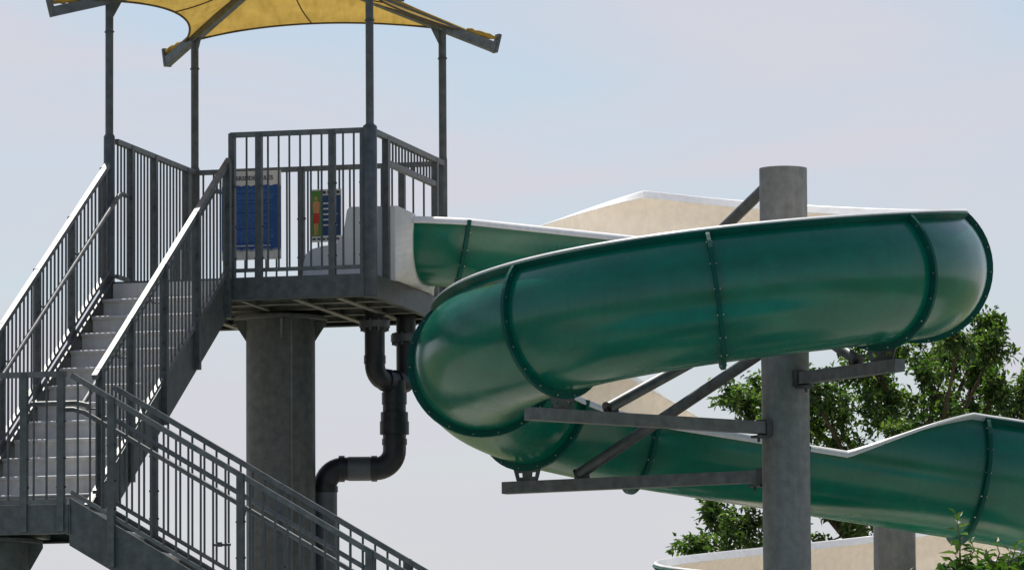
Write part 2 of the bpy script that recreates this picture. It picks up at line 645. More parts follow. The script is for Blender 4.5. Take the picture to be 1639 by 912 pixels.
# the sail: four panels between the rafters with hollow edges
peak = ctr + Z * (ZTOP + (ctr - tw(0, 0, 0)).xy.length * ARM_SL + 0.12)
for i in range(4):
    t0, a0, u0 = tips[i]
    t1, a1, u1 = tips[(i + 1) % 4]
    k0 = t0 - a0 * 0.26 + u0 * 0.056
    k1 = t1 - a1 * 0.26 + u1 * 0.056
    mid = (k0 + k1) / 2
    inw = Vec((ctr.x - mid.x, ctr.y - mid.y, 0)).normalized()
    edge = []
    NS, NR = 36, 16
    for k in range(NS + 1):
        s = k / NS
        sag = 4 * s * (1 - s)
        edge.append(k0.lerp(k1, s) + inw * 0.42 * sag ** 0.85 + Z * 0.085 * sag)
    rows = []
    for j in range(NR + 1):
        r = j / NR
        row = []
        for k in range(NS + 1):
            s = k / NS
            q = peak.lerp(edge[k], r)
            q = q - Z * (0.16 * 4 * r * (1 - r)) * (0.3 + 0.7 * abs(2 * s - 1)) * 0.0
            # follows the rafters at its sides, hangs a little between
            q = q - Z * 0.10 * math.sin(PI * r) * (4 * s * (1 - s))
            q = q + Z * 0.006 * math.sin(s * 40 + r * 5) * (1 - (4 * s * (1 - s)))
            row.append(q)
        rows.append(row)
    pan = MB().grid(rows).build('sail_panel', 'yellow_fabric', can)
    MB().tube([p - Z * 0.004 for p in edge], 0.010, 6).build('hem', 'hem', pan)
    MB().tube([rows[j][NS // 2] - Z * 0.006 for j in range(2, NR + 1)], 0.006, 5).build('seam', 'hem', pan)


# ------------------------------------------------------------------ stairs
def stair(label, top, dirn, lat, width, n, name='stair_flight', post_s=(), hand=True, close_first=True):
    """top: nosing corner of the upper floor at lateral 0; dirn: horizontal way down; lat: across"""
    base = top + dirn * RUN * n - Z * RISE * n
    t = thing(name, base, label, 'stair', 'flights of grey steel stairs')

    def at(i, x, dz=0.0):
        return top + dirn * RUN * i + lat * x + Z * (-RISE * i + dz)
    # treads and risers
    for i in range(1, n):
        b = MB()
        a = at(i, 0.02)
        q = [a - dirn * (RUN - 0.0) - Z * 0.03, a + lat * (width - 0.04) - dirn * RUN - Z * 0.03,
             a + lat * (width - 0.04) - Z * 0.03, a - Z * 0.03]
        b.hexa(q + [p + Z * 0.03 for p in q])
        tr = b.build('tread', 'tread_metal', t)
        b = MB()
        b.tube([a - Z * 0.012, a + lat * (width - 0.04) - Z * 0.012], 0.0125, 8)
        b.build('nosing', 'tread_metal', tr)
        b = MB()
        a = at(i, 0.022) - dirn * 0.022
        b.bar(a - Z * (0.032 + (RISE - 0.034) / 2) , a + lat * (width - 0.044) - Z * (0.032 + (RISE - 0.034) / 2), 0.006, RISE - 0.034)
        b.build('riser', 'tread_metal', tr)
    a = top + dirn * 0.006 + lat * 0.022
    b = MB()
    b.bar(a - Z * (RISE / 2 + 0.004), a + lat * (width - 0.044) - Z * (RISE / 2 + 0.004), 0.008, RISE - 0.012)
    b.build('riser', 'tread_metal', t)
    # stringers: channels with flanges
    for sd, x in ((-1, -0.012), (1, width + 0.012)):
        b = MB()
        p0, p1 = at(-0.05, x, 0.045 - 0.18), at(n - 0.1, x, 0.045 - 0.18)
        off = Vec((0, 0, 0.18))
        s = lat * 0.006
        b.hexa([p0 - s - off, p0 + s - off, p1 + s - off, p1 - s - off, p0 - s + off, p0 + s + off, p1 + s + off, p1 - s + off])
        for zz in (1, -1):
            q0, q1 = p0 + off * zz * 0.985 - lat * sd * 0.025, p1 + off * zz * 0.985 - lat * sd * 0.025
            b.bar(q0, q1, 0.048, 0.012)
        b.build('stringer', 'galvanized', t)
        # guard
        g0, g1 = at(0.02, x + sd * 0.012, 0.02), at(n - 0.35, x + sd * 0.012, 0.02)
        tot = n - 0.37
        rail = railing(t, g0, g1, 0.99, [(q - 0.02) / tot for q in post_s], drop=0.31, bot=0.085,
                       spacing=0.1, post_off=lat * sd * 0.012)
        if hand:
            h0, h1 = at(0.1, x - sd * 0.105, 0.77), at(n - 0.6, x - sd * 0.105, 0.77)
            dh = (h1 - h0).normalized()
            pts = [h0 - dirn * 0.16 + lat * sd * 0.0, h0 - dirn * 0.05, h0 + dh * 0.05, h1, h1 + dirn * 0.1 - Z * 0.01]
            b = MB()
            b.tube(pts, 0.02, 10)
            b.build('handrail', 'rail_metal', t)
            for f in post_s:
                if f > 0.3:
                    c = at(f, x - sd * 0.105, 0.77)
                    b = MB()
                    b.tube([c - Z * 0.015, c - Z * 0.06 + lat * sd * 0.02, c - Z * 0.06 + lat * sd * 0.11], 0.008, 6)
                    b.build('handrail_bracket', 'rail_metal', t)
    return t


stair('upper flight of grey steel stairs climbing from the landing to the slide tower deck',
      tw(0, -0.04, ZD), -V, U, UR, 13, post_s=(0.3, 3.3, 6.4, 9.5, 12.3))
VL0, VL1 = -4.52, -3.50
UL = 1.09
low = stair('lower flight of grey steel stairs descending rightwards from the landing in front of the column',
      tw(UL + 0.04, VL0, ZL), U, V, VL1 - VL0, 32, post_s=(1.15, 4.75, 8.3, 11.9, 15.5, 19.1, 22.7, 26.3, 29.9))

lp = tw(2.36, VL0 - 0.03, 0)
zl0 = ZL - (2.36 - UL) * RISE / RUN + 0.42
b = MB()
b.tube([lp - U * 0.07 + Z * zl0, lp + U * 0.06 + Z * zl0], 0.011, 8)
b.bar(lp - U * 0.05 + Z * (zl0 + 0.002), lp - U * 0.01 + Z * (zl0 + 0.002), 0.03, 0.034)
b.build('latch', 'galvanized_dark', low)

# ------------------------------------------------------------------ landing
lc = tw(0.15, -4.0, 0)
land = thing('stair_landing', lc, 'grey steel stair landing on its own column at the lower left', 'landing')
LU0 = -1.1
b = MB()
b.hexa([tw(LU0, VL0, ZL - 0.045), tw(UL, VL0, ZL - 0.045), tw(UL, VL1, ZL - 0.045), tw(LU0, VL1, ZL - 0.045),
        tw(LU0, VL0, ZL - 0.004), tw(UL, VL0, ZL - 0.004), tw(UL, VL1, ZL - 0.004), tw(LU0, VL1, ZL - 0.004)])
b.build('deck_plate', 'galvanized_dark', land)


def lfascia(p0, p1, inward):
    b = MB()
    zc = ZL - 0.105
    b.bar(p0 + Z * zc, p1 + Z * zc, 0.012, 0.225)
    b.bar(p0 + inward * 0.028 + Z * (zc - 0.106), p1 + inward * 0.028 + Z * (zc - 0.106), 0.05, 0.012)
    b.build('fascia', 'galvanized', land)


lfascia(tw(LU0 - e, VL0 - e, 0), tw(UL + e - 0.007, VL0 - e, 0), V)
lfascia(tw(LU0 - e, VL1 + e, 0), tw(UL + e - 0.007, VL1 + e, 0), -V)
lfascia(tw(LU0 - e, VL0 - e + 0.007, 0), tw(LU0 - e, VL1 + e - 0.007, 0), U)
lfascia(tw(UL + e, VL0 - e, 0), tw(UL + e, VL1 + e - 0.007, 0), -U)
for uu in (-0.5, 0.1, 0.6):
    b = MB()
    b.bar(tw(uu, VL0 + 0.01, ZL - 0.12), tw(uu, VL1 - 0.01, ZL - 0.12), 0.05, 0.14)
    b.build('joist', 'beam_steel', land)
b = MB()
lcol = tw(0.30, -4.0, 0)
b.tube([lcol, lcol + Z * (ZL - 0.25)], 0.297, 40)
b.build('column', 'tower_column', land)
b = MB()
b.tube([lcol + Z * (ZL - 0.247), lcol + Z * (ZL - 0.222)], 0.40, 32)
b.build('cap_plate', 'tower_column', land)
for k in range(4):
    a = k * PI / 2 + 0.05
    d = Vec((math.cos(a), math.sin(a), 0))
    s = Vec((-d.y, d.x, 0)) * 0.012
    b = MB()
    zc = ZL - 0.249
    b.prism([lcol + d * 0.28 + Z * zc - s, lcol + d * 0.40 + Z * zc - s, lcol + d * 0.40 + Z * (zc - 0.03) - s,
             lcol + d * 0.28 + Z * (zc - 0.24) - s], s * 2)
    b.build('gusset', 'tower_column', land)
railing(land, tw(LU0, VL0 - 0.03, ZL), tw(UL, VL0 - 0.03, ZL), 1.02, [0.02, 0.3, 0.845, 0.982], drop=0.2, bot=0.03, spacing=0.108)
b = MB()
b.tube([tw(0.78, VL0 + 0.06, ZL + 0.8), tw(UL + 0.06, VL0 + 0.06, ZL + 0.8), tw(UL + 0.16, VL0 + 0.06, ZL + 0.775)], 0.02, 10)
b.build('handrail', 'rail_metal', land)
railing(land, tw(LU0, VL0, ZL), tw(LU0, VL1, ZL), 1.02, [0.5], drop=0.2, bot=0.03, spacing=0.108)

# ------------------------------------------------------------------ water slide path
XC, YC, RC, RT, Z0S, SL, ALO = 1.563, 54.40, 1.815, 0.566, 7.669, 0.1381, 0.88
H1, H2 = 0.10, 0.26
GAM = math.atan(SL)
phi_a, phi_b = -PI / 2 - H1, 1.5 * PI - H2
z_at_a = Z0S - SL * RC * phi_a
path = []            # (s, x, y, heading)
# backwards part, listed from the start tub to the loop
LST, LAR = 1.80, 0.27
xa, ya = XC + RC * math.cos(phi_a), YC - RC * math.sin(phi_a)
xb_, yb_ = xa - LST * math.cos(H1), ya - LST * math.sin(H1)
back = []
x, y, h = xb_, yb_, H1
NSTEP = 24
for k in range(NSTEP):
    ds = LAR / NSTEP
    h2 = H1 + (-TA - H1) * (k + 0.5) / NSTEP
    x -= ds * math.cos(h2)
    y -= ds * math.sin(h2)
    back.append((-(k + 1) * ds, x, y, H1 + (-TA - H1) * (k + 1) / NSTEP))
for b_ in reversed(back):
    path.append(b_)
for k in range(41):
    d = LST * k / 40
    path.append((d, xb_ + d * math.cos(H1), yb_ + d * math.sin(H1), H1))
s0 = LST
NC = 230
for k in range(1, NC + 1):
    ph = phi_a + (phi_b - phi_a) * k / NC
    path.append((s0 + RC * (ph - phi_a), XC + RC * math.cos(ph), YC - RC * math.sin(ph), math.atan2(-math.cos(ph), -math.sin(ph))))
s1 = s0 + RC * (phi_b - phi_a)
LS2 = 2.95
x1, y1 = path[-1][1], path[-1][2]
for k in range(1, 61):
    d = LS2 * k / 60
    path.append((s1 + d, x1 + d * math.cos(H2), y1 + d * math.sin(H2), H2))
s2 = s1 + LS2
x2, y2 = path[-1][1], path[-1][2]
RC2 = 1.82
cx2, cy2 = x2 - RC2 * math.sin(H2), y2 + RC2 * math.cos(H2)
TURN2 = 5.9 * PI
NC2 = 520
for k in range(1, NC2 + 1):
    hh = H2 + TURN2 * k / NC2
    path.append((s2 + RC2 * TURN2 * k / NC2, cx2 + RC2 * math.sin(hh), cy2 - RC2 * math.cos(hh), hh))
s_end = path[-1][0]


def ramp(s, a, b):
    t = max(0, min(1, (s - a) / (b - a)))
    return t


SR0 = (-0.02 - xb_) / math.cos(H1)
SR1 = (1.12 - xb_) / math.cos(H1)


AIN = -0.08


def walls(s):
    aL = AIN + (ALO - AIN) * (ramp(s, SR0, SR1) - ramp(s, s1 - 0.12, s1 + 1.22))
    aR = AIN + (ALO - AIN) * ramp(s, s1 + 1.68, s1 + 2.80)
    return aR, aL


def frame(st):
    s, x, y, h = st
    zz = z_at_a - SL * (s - s0) if s > s0 else z_at_a + 0.10 * (s0 - s)
    T = Vec((math.cos(h) * math.cos(GAM), math.sin(h) * math.cos(GAM), -math.sin(GAM)))
    R = Vec((math.sin(h), -math.cos(h), 0))
    Up = R.cross(T)
    return Vec((x, y, zz)), T, R, Up


slide_base = Vec((XC, YC, 0))
slide = thing('water_slide', slide_base, 'curving green water slide flume with cream inside winding down from the tower', 'water slide')

# joints: s positions where sections are bolted together
phis = [-2.25 + 0 * 1, -0.79, 0.0, 0.70, 1.545, 2.31, 3.11, 3.84, 4.45]
joints = [0.0]
joints += [s0 + RC * (p - phi_a) for p in phis if p > phi_a + 0.1]
joints += [s1 + 1.32, s2 - 0.02]
k = 1
while s2 - 0.02 + k * 1.42 < s_end - 0.5:
    joints.append(s2 - 0.02 + k * 1.42)
    k += 1


def interp_station(s):
    for a, b in zip(path, path[1:]):
        if a[0] <= s <= b[0]:
            t = (s - a[0]) / max(1e-9, b[0] - a[0])
            dh = b[3] - a[3]
            while dh > PI:
                dh -= 2 * PI
            while dh < -PI:
                dh += 2 * PI
            return (s, a[1] + (b[1] - a[1]) * t, a[2] + (b[2] - a[2]) * t, a[3] + dh * t)
    return path[-1] if s > path[-1][0] else path[0]


bounds = [path[0][0]] + joints + [s_end]
NA = 34


def arc_angles(aR, aL):
    return [aR + (-(PI + aL) - aR) * i / NA for i in range(NA + 1)]


def bolt(b, p, r=0.010):
    vs = [p + Vec(q) * r for q in ((1, 0, 0), (-1, 0, 0), (0, 1, 0), (0, -1, 0), (0, 0, 1), (0, 0, -1))]
    b.add(vs, [(0, 2, 4), (2, 1, 4), (1, 3, 4), (3, 0, 4), (2, 0, 5), (1, 2, 5), (3, 1, 5), (0, 3, 5)])


for si in range(len(bounds) - 1):
    a, c = bounds[si], bounds[si + 1]
    sts = [interp_station(a)] + [p for p in path if a + 0.01 < p[0] < c - 0.01] + [interp_station(c)]
    if si > 13:
        sts = sts[::3] + ([sts[-1]] if (len(sts) - 1) % 3 else [])
    outer, inner = [], []
    caps = {1: [], -1: []}
    for st in sts:
        C, T, R, Up = frame(st)
        aR, aL = walls(st[0])
        an = arc_angles(aR, aL)
        outer.append([C + (R * math.cos(q) + Up * math.sin(q)) * RT for q in an])
        inner.append([C + (R * math.cos(q) + Up * math.sin(q)) * (RT - 0.02) for q in an])
        for sd, al in ((1, aR), (-1, aL)):
            er = R * sd
            p = C + (er * math.cos(al) + Up * math.sin(al)) * (RT - 0.01)
            big = (al - AIN) / (ALO - AIN)
            caps[sd].append((p, er * math.cos(al) + Up * math.sin(al), Up * math.cos(al) - er * math.sin(al), big))
    b = MB()
    b.grid(outer, 0)
    b.grid(inner, 1, flip=True)
    for j in (0, -1):                        # rims
        b.grid([[o[j], i_[j]] for o, i_ in zip(outer, inner)], 1, smooth=False)
    for st_i in (0, -1):
        b.grid([outer[st_i], inner[st_i]], 0, smooth=False)
    sec = b.build('flume_section', ['green_gelcoat', 'cream_gelcoat'], slide, fix=False)
    for sd in (1, -1):
        rows, rows2 = [], []
        for p, er, up, big in caps[sd]:
            rv = 0.056 - 0.030 * big                      # rolled edge, slimmer on the high wall
            rh = 0.056 + 0.020 * big
            ke = 1 - 0.8 * big
            prof = [p - er * 0.016, p - er * 0.016 + up * 0.014]
            for q in range(6):
                an_ = PI / 2 * (1 - q / 5)
                prof.append(p + er * rh * max(0, math.cos(an_)) ** ke + up * (rv * (max(0, math.sin(an_)) ** ke - 1) + 0.014))
            prof.append(p + er * (rh - 0.01) + up * (0.014 - rv - 0.004))
            prof.append(p - er * 0.004)
            prof.append(p - er * 0.016)
            rows.append(prof)
            zl_ = 0.006 - rv
            rows2.append([p + er * 0.002 + up * zl_, p + er * 0.066 + up * zl_, p + er * 0.066 + up * (zl_ - 0.016),
                          p + er * 0.002 + up * (zl_ - 0.016), p + er * 0.002 + up * zl_])
        b = MB().grid(rows, 0, smooth=False)
        for rr in (rows[0], rows[-1]):
            b.add(rr[:-1], [tuple(range(len(rr) - 1))])
        b.build('rim_cap', 'white_gelcoat', sec)
        high = sum(q[3] for q in caps[sd]) / len(caps[sd]) > 0.6
        b = MB().grid(rows2, 0, smooth=False)
        for rr in (rows2[0], rows2[-1]):
            b.add(rr[:4], [(0, 1, 2, 3)])
        if high:
            b.build('rim_lip', 'green_flange', sec)
    if si < len(bounds) - 2:                 # flange with bolts at the downhill joint
        st = interp_station(c)
        C, T, R, Up = frame(st)
        aR, aL = walls(c)
        an = arc_angles(aR, aL)
        rows = []
        for q in an:
            er = R * math.cos(q) + Up * math.sin(q)
            i0, i1 = C + er * (RT - 0.004), C + er * (RT + 0.056)
            rows.append([i0 - T * 0.019, i1 - T * 0.016, i1 + T * 0.016, i0 + T * 0.019])
        b = MB().grid(rows, 0, smooth=False)
        b.add(rows[0], [(0, 1, 2, 3)])
        b.add(rows[-1], [(0, 1, 2, 3)])
        fl = b.build('flange', 'green_flange', sec)
        if si < 12:
            b = MB()
            for q in an[2::3]:
                er = R * math.cos(q) + Up * math.sin(q)
                for sg in (-1, 1):
                    bolt(b, C + er * (RT + 0.034) + T * sg * 0.020)
            bo = b.build('bolt', 'bolt_metal', fl)
            bo['kind'] = 'stuff'

# start tub: low sided white box on the deck that narrows into the flume
st0 = path[0]
C, T, R, Up = frame(st0)
Th = Vec((math.cos(st0[3]), math.sin(st0[3]), 0))
tubw = 0.63
q_end = C - Th * 0.16                          # where the box ends and the taper starts
ztop, zbot, zlow = C.z + 0.055, ZD + 0.01, ZD + 0.33
LEN = 0.82


def tub_wall(sd):
    o = Vec((q_end.x, q_end.y, 0)) + R * sd * tubw
    prof = [(0, zbot), (0, ztop), (-0.40, ztop + 0.005), (-0.425, ztop - 0.025), (-0.445, zlow + 0.16), (-0.475, zlow + 0.06), (-0.53, zlow + 0.005),
            (-0.64, zlow - 0.005), (-0.74, zlow - 0.03), (-0.79, zlow - 0.07), (-0.81, zlow - 0.15), (-LEN, zbot)]
    poly = [o + Th * a + Z * zz for a, zz in prof]
    return poly


b = MB()
for sd in (1, -1):
    pl = tub_wall(sd)
    b.prism([p - R * sd * 0.0 for p in pl], -R * sd * 0.06)
o = Vec((q_end.x, q_end.y, 0))
b.prism([o - R * (tubw - 0.061) + Z * (ZD + 0.02), o + R * (tubw - 0.061) + Z * (ZD + 0.02),
         o + R * (tubw - 0.061) + Z * (C.z - RT + 0.02), o - R * (tubw - 0.061) + Z * (C.z - RT + 0.02)], -Th * (LEN - 0.15))
tub = b.build('start_tub', 'tub_gelcoat', slide)
# taper from the square tub to the round flume
NP = NA + 1
rect = []
an = arc_angles(*walls(st0[0]))
zb = C.z - RT - 0.01
oC = Vec((q_end.x, q_end.y, C.z))
for q in an:
    cx_, sx_ = math.cos(q), math.sin(q)
    m_ = max(abs(cx_) / tubw, (abs(sx_) / (oC.z - zb)) if sx_ < 0 else abs(sx_) / 0.6)
    rect.append(oC + (R * cx_ + Z * sx_) / m_)
rect[0] = oC + R * tubw + Z * 0.055
rect[-1] = oC - R * tubw + Z * 0.055
ring = [C + (R * math.cos(q) + Up * math.sin(q)) * (RT + 0.03) for q in an]
ring[0] = ring[0] + Z * 0.03
ring[-1] = ring[-1] + Z * 0.03
ri = [oC + (p - oC) * 0.93 + Z * 0.012 for p in rect]
rg = [C + (p - C) * 0.90 + Z * 0.004 for p in ring]
b = MB()
b.grid([rect, ring], 0, smooth=False)
b.grid([ri, rg], 0, smooth=False)
b.grid([[rect[0], ring[0]], [ri[0], rg[0]]], 0, smooth=False)
b.grid([[rect[-1], ring[-1]], [ri[-1], rg[-1]]], 0, smooth=False)
b.grid([ring, rg], 0, smooth=False)
b.build('taper', 'tub_gelcoat', tub)
# packing under the tub end on the deck edge
b = MB()
b.hexa([tw(W - 0.2, 0.66, ZD + 0.001), tw(W + 0.025, 0.66, ZD + 0.001), tw(W + 0.025, 1.95, ZD + 0.001), tw(W - 0.2, 1.95, ZD + 0.001),
        tw(W - 0.2, 0.66, ZD + 0.03), tw(W + 0.025, 0.66, ZD + 0.03), tw(W + 0.025, 1.95, ZD + 0.03), tw(W - 0.2, 1.95, ZD + 0.03)])
b.build('packing_board', 'brown_underlay', tub)


# ------------------------------------------------------------------ slide support columns
def support(cx, cy, top, r, label, arms, name='support_column'):
    base = Vec((cx, cy, 0))
    t = thing(name, base, label, 'column', 'columns carrying the slide')
    b = MB()
    b.tube([base + Z * 0.03, base + Z * top], r, 48)
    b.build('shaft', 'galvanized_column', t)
    b = MB()
    b.tube([base + Z * 0.009, base + Z * 0.04], r + 0.15, 32)
    b.build('base_plate', 'galvanized_dark', t)
    for (s, extra, bz, bfrac, sect) in arms:
        C, T, R, Up = frame(interp_station(s))
        bot = C - Up * (RT + 0.036)
        zarm = bot.z - 0.155
        d = Vec((bot.x - cx, bot.y - cy, 0))
        ln = d.length
        d.normalize()
        b = MB()
        p0 = base + d * (r + 0.05) + Z * zarm
        p1 = base + d * (ln + extra) + Z * zarm
        b.bar(p0, p1, 0.10, 0.10)
        arm = b.build('arm', 'rail_metal', t)
        b = MB()
        b.bar(base + d * (r - 0.01) + Z * zarm, base + d * (r + 0.052) + Z * zarm, 0.13, 0.135)
        b.bar(base + d * (r + 0.015) + Z * (zarm - 0.075), base + d * (r + 0.13) + Z * (zarm - 0.075), 0.11, 0.02)
        b.tube([base + d * (r + 0.09) + Z * (zarm - 0.12), base + d * (r + 0.09) + Z * (zarm - 0.07)], 0.014, 6)
        b.build('mounting_plate', 'galvanized_dark', arm)
        # saddle plate below the flume joint, with two holes
        sd = R
        b = MB()
        top_z, bz0 = 0.115, 0.0
        o = Vec((bot.x, bot.y, zarm + 0.05))
        hgt = bot.z + 0.04 - o.z
        def wv(f):
            return 0.11 + 0.05 * f
        ths = Vec((T.x, T.y, 0)).normalized() * 0.008
        lev = [0, 0.25, 0.5, 1.0]
        for li in range(3):
            f0, f1 = lev[li], lev[li + 1]
            spans = [(-1, 1)] if li != 1 else [(-1, -0.74), (-0.38, 0.38), (0.74, 1)]
            for (x0, x1_) in spans:
                poly = [o + sd * wv(f0) * x0 + Z * hgt * f0, o + sd * wv(f0) * x1_ + Z * hgt * f0,
                        o + sd * wv(f1) * x1_ + Z * hgt * f1, o + sd * wv(f1) * x0 + Z * hgt * f1]
                b.prism([p - ths for p in poly], ths * 2)
        lvl = hgt + 0.0
        for x0 in (-1, 1):                                   # curved ears hugging the flange
            b.prism([o + sd * 0.02 * x0 + Z * hgt - ths * 0.9, o + sd * 0.16 * x0 + Z * hgt - ths * 0.9,
                     o + sd * 0.20 * x0 + Z * (hgt + 0.045) - ths * 0.9, o + sd * 0.02 * x0 + Z * (hgt + 0.01) - ths * 0.9], ths * 1.8)
        b.build('saddle_plate', 'galvanized', arm)
        if bz is not None:
            q0 = base + d * (r - 0.02) + Z * (zarm + bz)
            q1 = base + d * (ln * bfrac) + Z * (zarm + 0.085)
            b = MB()
            b.tube([q0, q1], 0.048, 14)
            br = b.build('brace', 'galvanized', t)
            b = MB()
            dd = (q1 - q0).normalized()
            b.tube([q1 - dd * 0.0, q1 + dd * 0.012], 0.058, 14)
            b.bar(q1 - Z * 0.045 + d * 0.03, q1 - Z * 0.045 - d * 0.10, 0.03, 0.08)
            b.build('end_cap', 'galvanized_dark', br)
    return t


def sphi(p):
    return s0 + RC * (p - phi_a)


PX, PY = 2.262, 54.40
support(PX, PY, 8.512, 0.199, 'tall grey steel column in the middle of the upper green loop', [
    (sphi(2.31), 0.35, 0.90, 0.80, 0), (sphi(3.84), 0.22, 1.05, 0.80, 0), (sphi(0.70), 0.24, 0.50, 0.75, 0), (s0 - 0.45, 0.15, 1.02, 0.85, 0)])
support(cx2 - 0.08, cy2, 6.02, 0.188, 'shorter grey steel column standing below and behind the lower green flume', [
    (joints[-13], 0.15, 0.6, 0.8, 0), (joints[-11], 0.15, 0.6, 0.8, 0)])

# ------------------------------------------------------------------ drain pipes
def px(pxx, py, d):
    """point of the place seen at that picture position at depth d"""
    X, Y = pxx - 819.5, py - 456
    c, s = math.cos(0.006), math.sin(0.006)
    xx, yy = c * X - s * Y, s * X + c * Y
    r = Vec((xx, F_PX * math.cos(PITCH) + yy * math.sin(PITCH), F_PX * math.sin(PITCH) - yy * math.cos(PITCH)))
    return Vec((0, 0, 1.7)) + r * (d / r.y)


def bend(p, a, b_, r, n=8):
    """quarter bend at corner p from incoming direction a to outgoing b_"""
    a, b_ = Vec(a).normalized(), Vec(b_).normalized()
    c = p - a * r + b_ * r
    return [c + (-b_ * math.cos(t) + a * math.sin(t)) * r for t in [k * PI / 2 / n for k in range(n + 1)]]


PD = 56.3
pa, pb_ = px(600, 606, PD), px(648, 616, PD + 0.35)
pm = px(631, 612, PD + 0.22)
pf = px(520, 750, PD + 0.22)
pbase = Vec((pf.x, pf.y, 0))
pipe = thing('drain_pipe', pbase, 'black plastic drain pipe with elbows hanging below the tower deck', 'pipe')
ztd = ZD - 0.19
dn = Vec((0, 0, -1))
hd = Vec((pb_.x - pa.x, pb_.y - pa.y, 0)).normalized()
zh = pa.z
b = MB()
cornerA = Vec((pa.x, pa.y, zh))
endB = Vec((pb_.x, pb_.y, zh)) + hd * 0.02
b.tube([Vec((pa.x, pa.y, ZD - 0.05))] + bend(cornerA, dn, hd, 0.13) + [endB], 0.087, 20)
b.build('branch_pipe', 'black_pvc', pipe)
b = MB()
b.tube([Vec((endB.x, endB.y, ZD - 0.05)), Vec((endB.x, endB.y, zh - 0.05))], 0.085, 20)
b.build('branch_pipe', 'black_pvc', pipe)
for (q, zf) in ((pa, px(600, 519, PD).z), (endB, px(650, 541, PD + 0.35).z)):
    b = MB()
    c0 = Vec((q.x, q.y, zf))
    b.tube([c0 - Z * 0.03, c0 + Z * 0.03], 0.132, 28)
    for k in range(10):
        a_ = 2 * PI * k / 10
        b.tube([c0 + Vec((math.cos(a_), math.sin(a_), 0)) * 0.112 - Z * 0.06, c0 + Vec((math.cos(a_), math.sin(a_), 0)) * 0.112 + Z * 0.045], 0.013, 6)
    b.build('pipe_flange', 'grey_pvc', pipe)
b = MB()
for f in (0.30, 0.62):
    c0 = cornerA.lerp(endB, f)
    b.tube([c0, c0 + hd * 0.07], 0.098, 20)
b.tube([cornerA + Z * 0.13, cornerA + Z * 0.20], 0.094, 20)
b.build('coupling', 'black_pvc', pipe)
# main line: down, left, down to the ground
mtop = Vec((pm.x, pm.y, zh))
lw = Vec((pf.x - pm.x, pf.y - pm.y, 0)).normalized()
zlow2 = pf.z
c1 = Vec((pm.x, pm.y, zlow2))
c2 = Vec((pf.x, pf.y, zlow2))
b = MB()
b.tube([mtop] + bend(c1, dn, lw, 0.16, 10) + bend(c2, lw, dn, 0.16, 10) + [pbase], 0.100, 24)
b.build('main_pipe', 'black_pvc', pipe)
for zz0, zz1, rr in ((-0.10, -0.20, 0.108), (-0.27, -0.35, 0.118), (-0.35, -0.46, 0.126), (-0.5, -0.55, 0.108)):
    b = MB()
    b.tube([mtop + Z * zz0, mtop + Z * zz1], rr, 24)
    b.build('coupling', 'black_pvc', pipe)
b = MB()
b.tube([c1 + lw * 0.15, c1 + lw * 0.20], 0.112, 24)
b.build('coupling', 'black_pvc', pipe)
b = MB()
b.tube([c1 + lw * 0.205, c2 - lw * 0.2], 0.105, 24)
b.build('pipe_length', 'grey_pvc', pipe)
b = MB()
b.tube([c2 - lw * 0.17, c2 - lw * 0.12], 0.114, 24)
b.build('coupling', 'black_pvc', pipe)
b = MB()
b.tube([c2 - Z * 0.15, c2 - Z * 0.20], 0.112, 24)
b.build('coupling', 'black_pvc', pipe)
b = MB()
b.tube([c2 - Z * 0.205, Vec((c2.x, c2.y, 0.02))], 0.105, 24)
b.build('pipe_length', 'grey_pvc', pipe)

# ------------------------------------------------------------------ sign boards hung on the back railing
VS = L - 0.045


def quad(b, u0, u1, z0, z1, off, mi=0):
    b.add([tw(u0, VS - off, z0), tw(u1, VS - off, z0), tw(u1, VS - off, z1), tw(u0, VS - off, z1)], [(0, 1, 2, 3)], mi)


def board(u0, u1, z0, z1, name, label):
    t = thing(name, tw((u0 + u1) / 2, VS, z0), label, 'sign')
    b = MB()
    b.hexa([tw(u0, VS, z0), tw(u1, VS, z0), tw(u1, VS + 0.012, z0), tw(u0, VS + 0.012, z0),
            tw(u0, VS, z1), tw(u1, VS, z1), tw(u1, VS + 0.012, z1), tw(u0, VS + 0.012, z1)])
    b.build('panel', 'sign_white', t)
    return t


def sign_text(t, txt, u, z, size, mat, off):
    cu = bpy.data.curves.new('lettering', 'FONT')
    cu.body = txt
    cu.size = size
    cu.align_x = 'CENTER'
    cu.align_y = 'CENTER'
    cu.offset = size * 0.02
    tmp = bpy.data.objects.new('lettering_curve', cu)
    sc.collection.objects.link(tmp)
    bpy.context.view_layer.update()
    me = bpy.data.meshes.new_from_object(tmp.evaluated_get(bpy.context.evaluated_depsgraph_get()))
    bpy.data.objects.remove(tmp)
    o = bpy.data.objects.new('lettering', me)
    sc.collection.objects.link(o)
    o.parent = t
    o.location = tw(u, VS - off, z) - Vec(t['_o'])
    o.rotation_euler = (PI / 2, 0, -TA)
    me.materials.clear()
    me.materials.append(MATS[mat])
    o['kind'] = 'stuff'
    return o


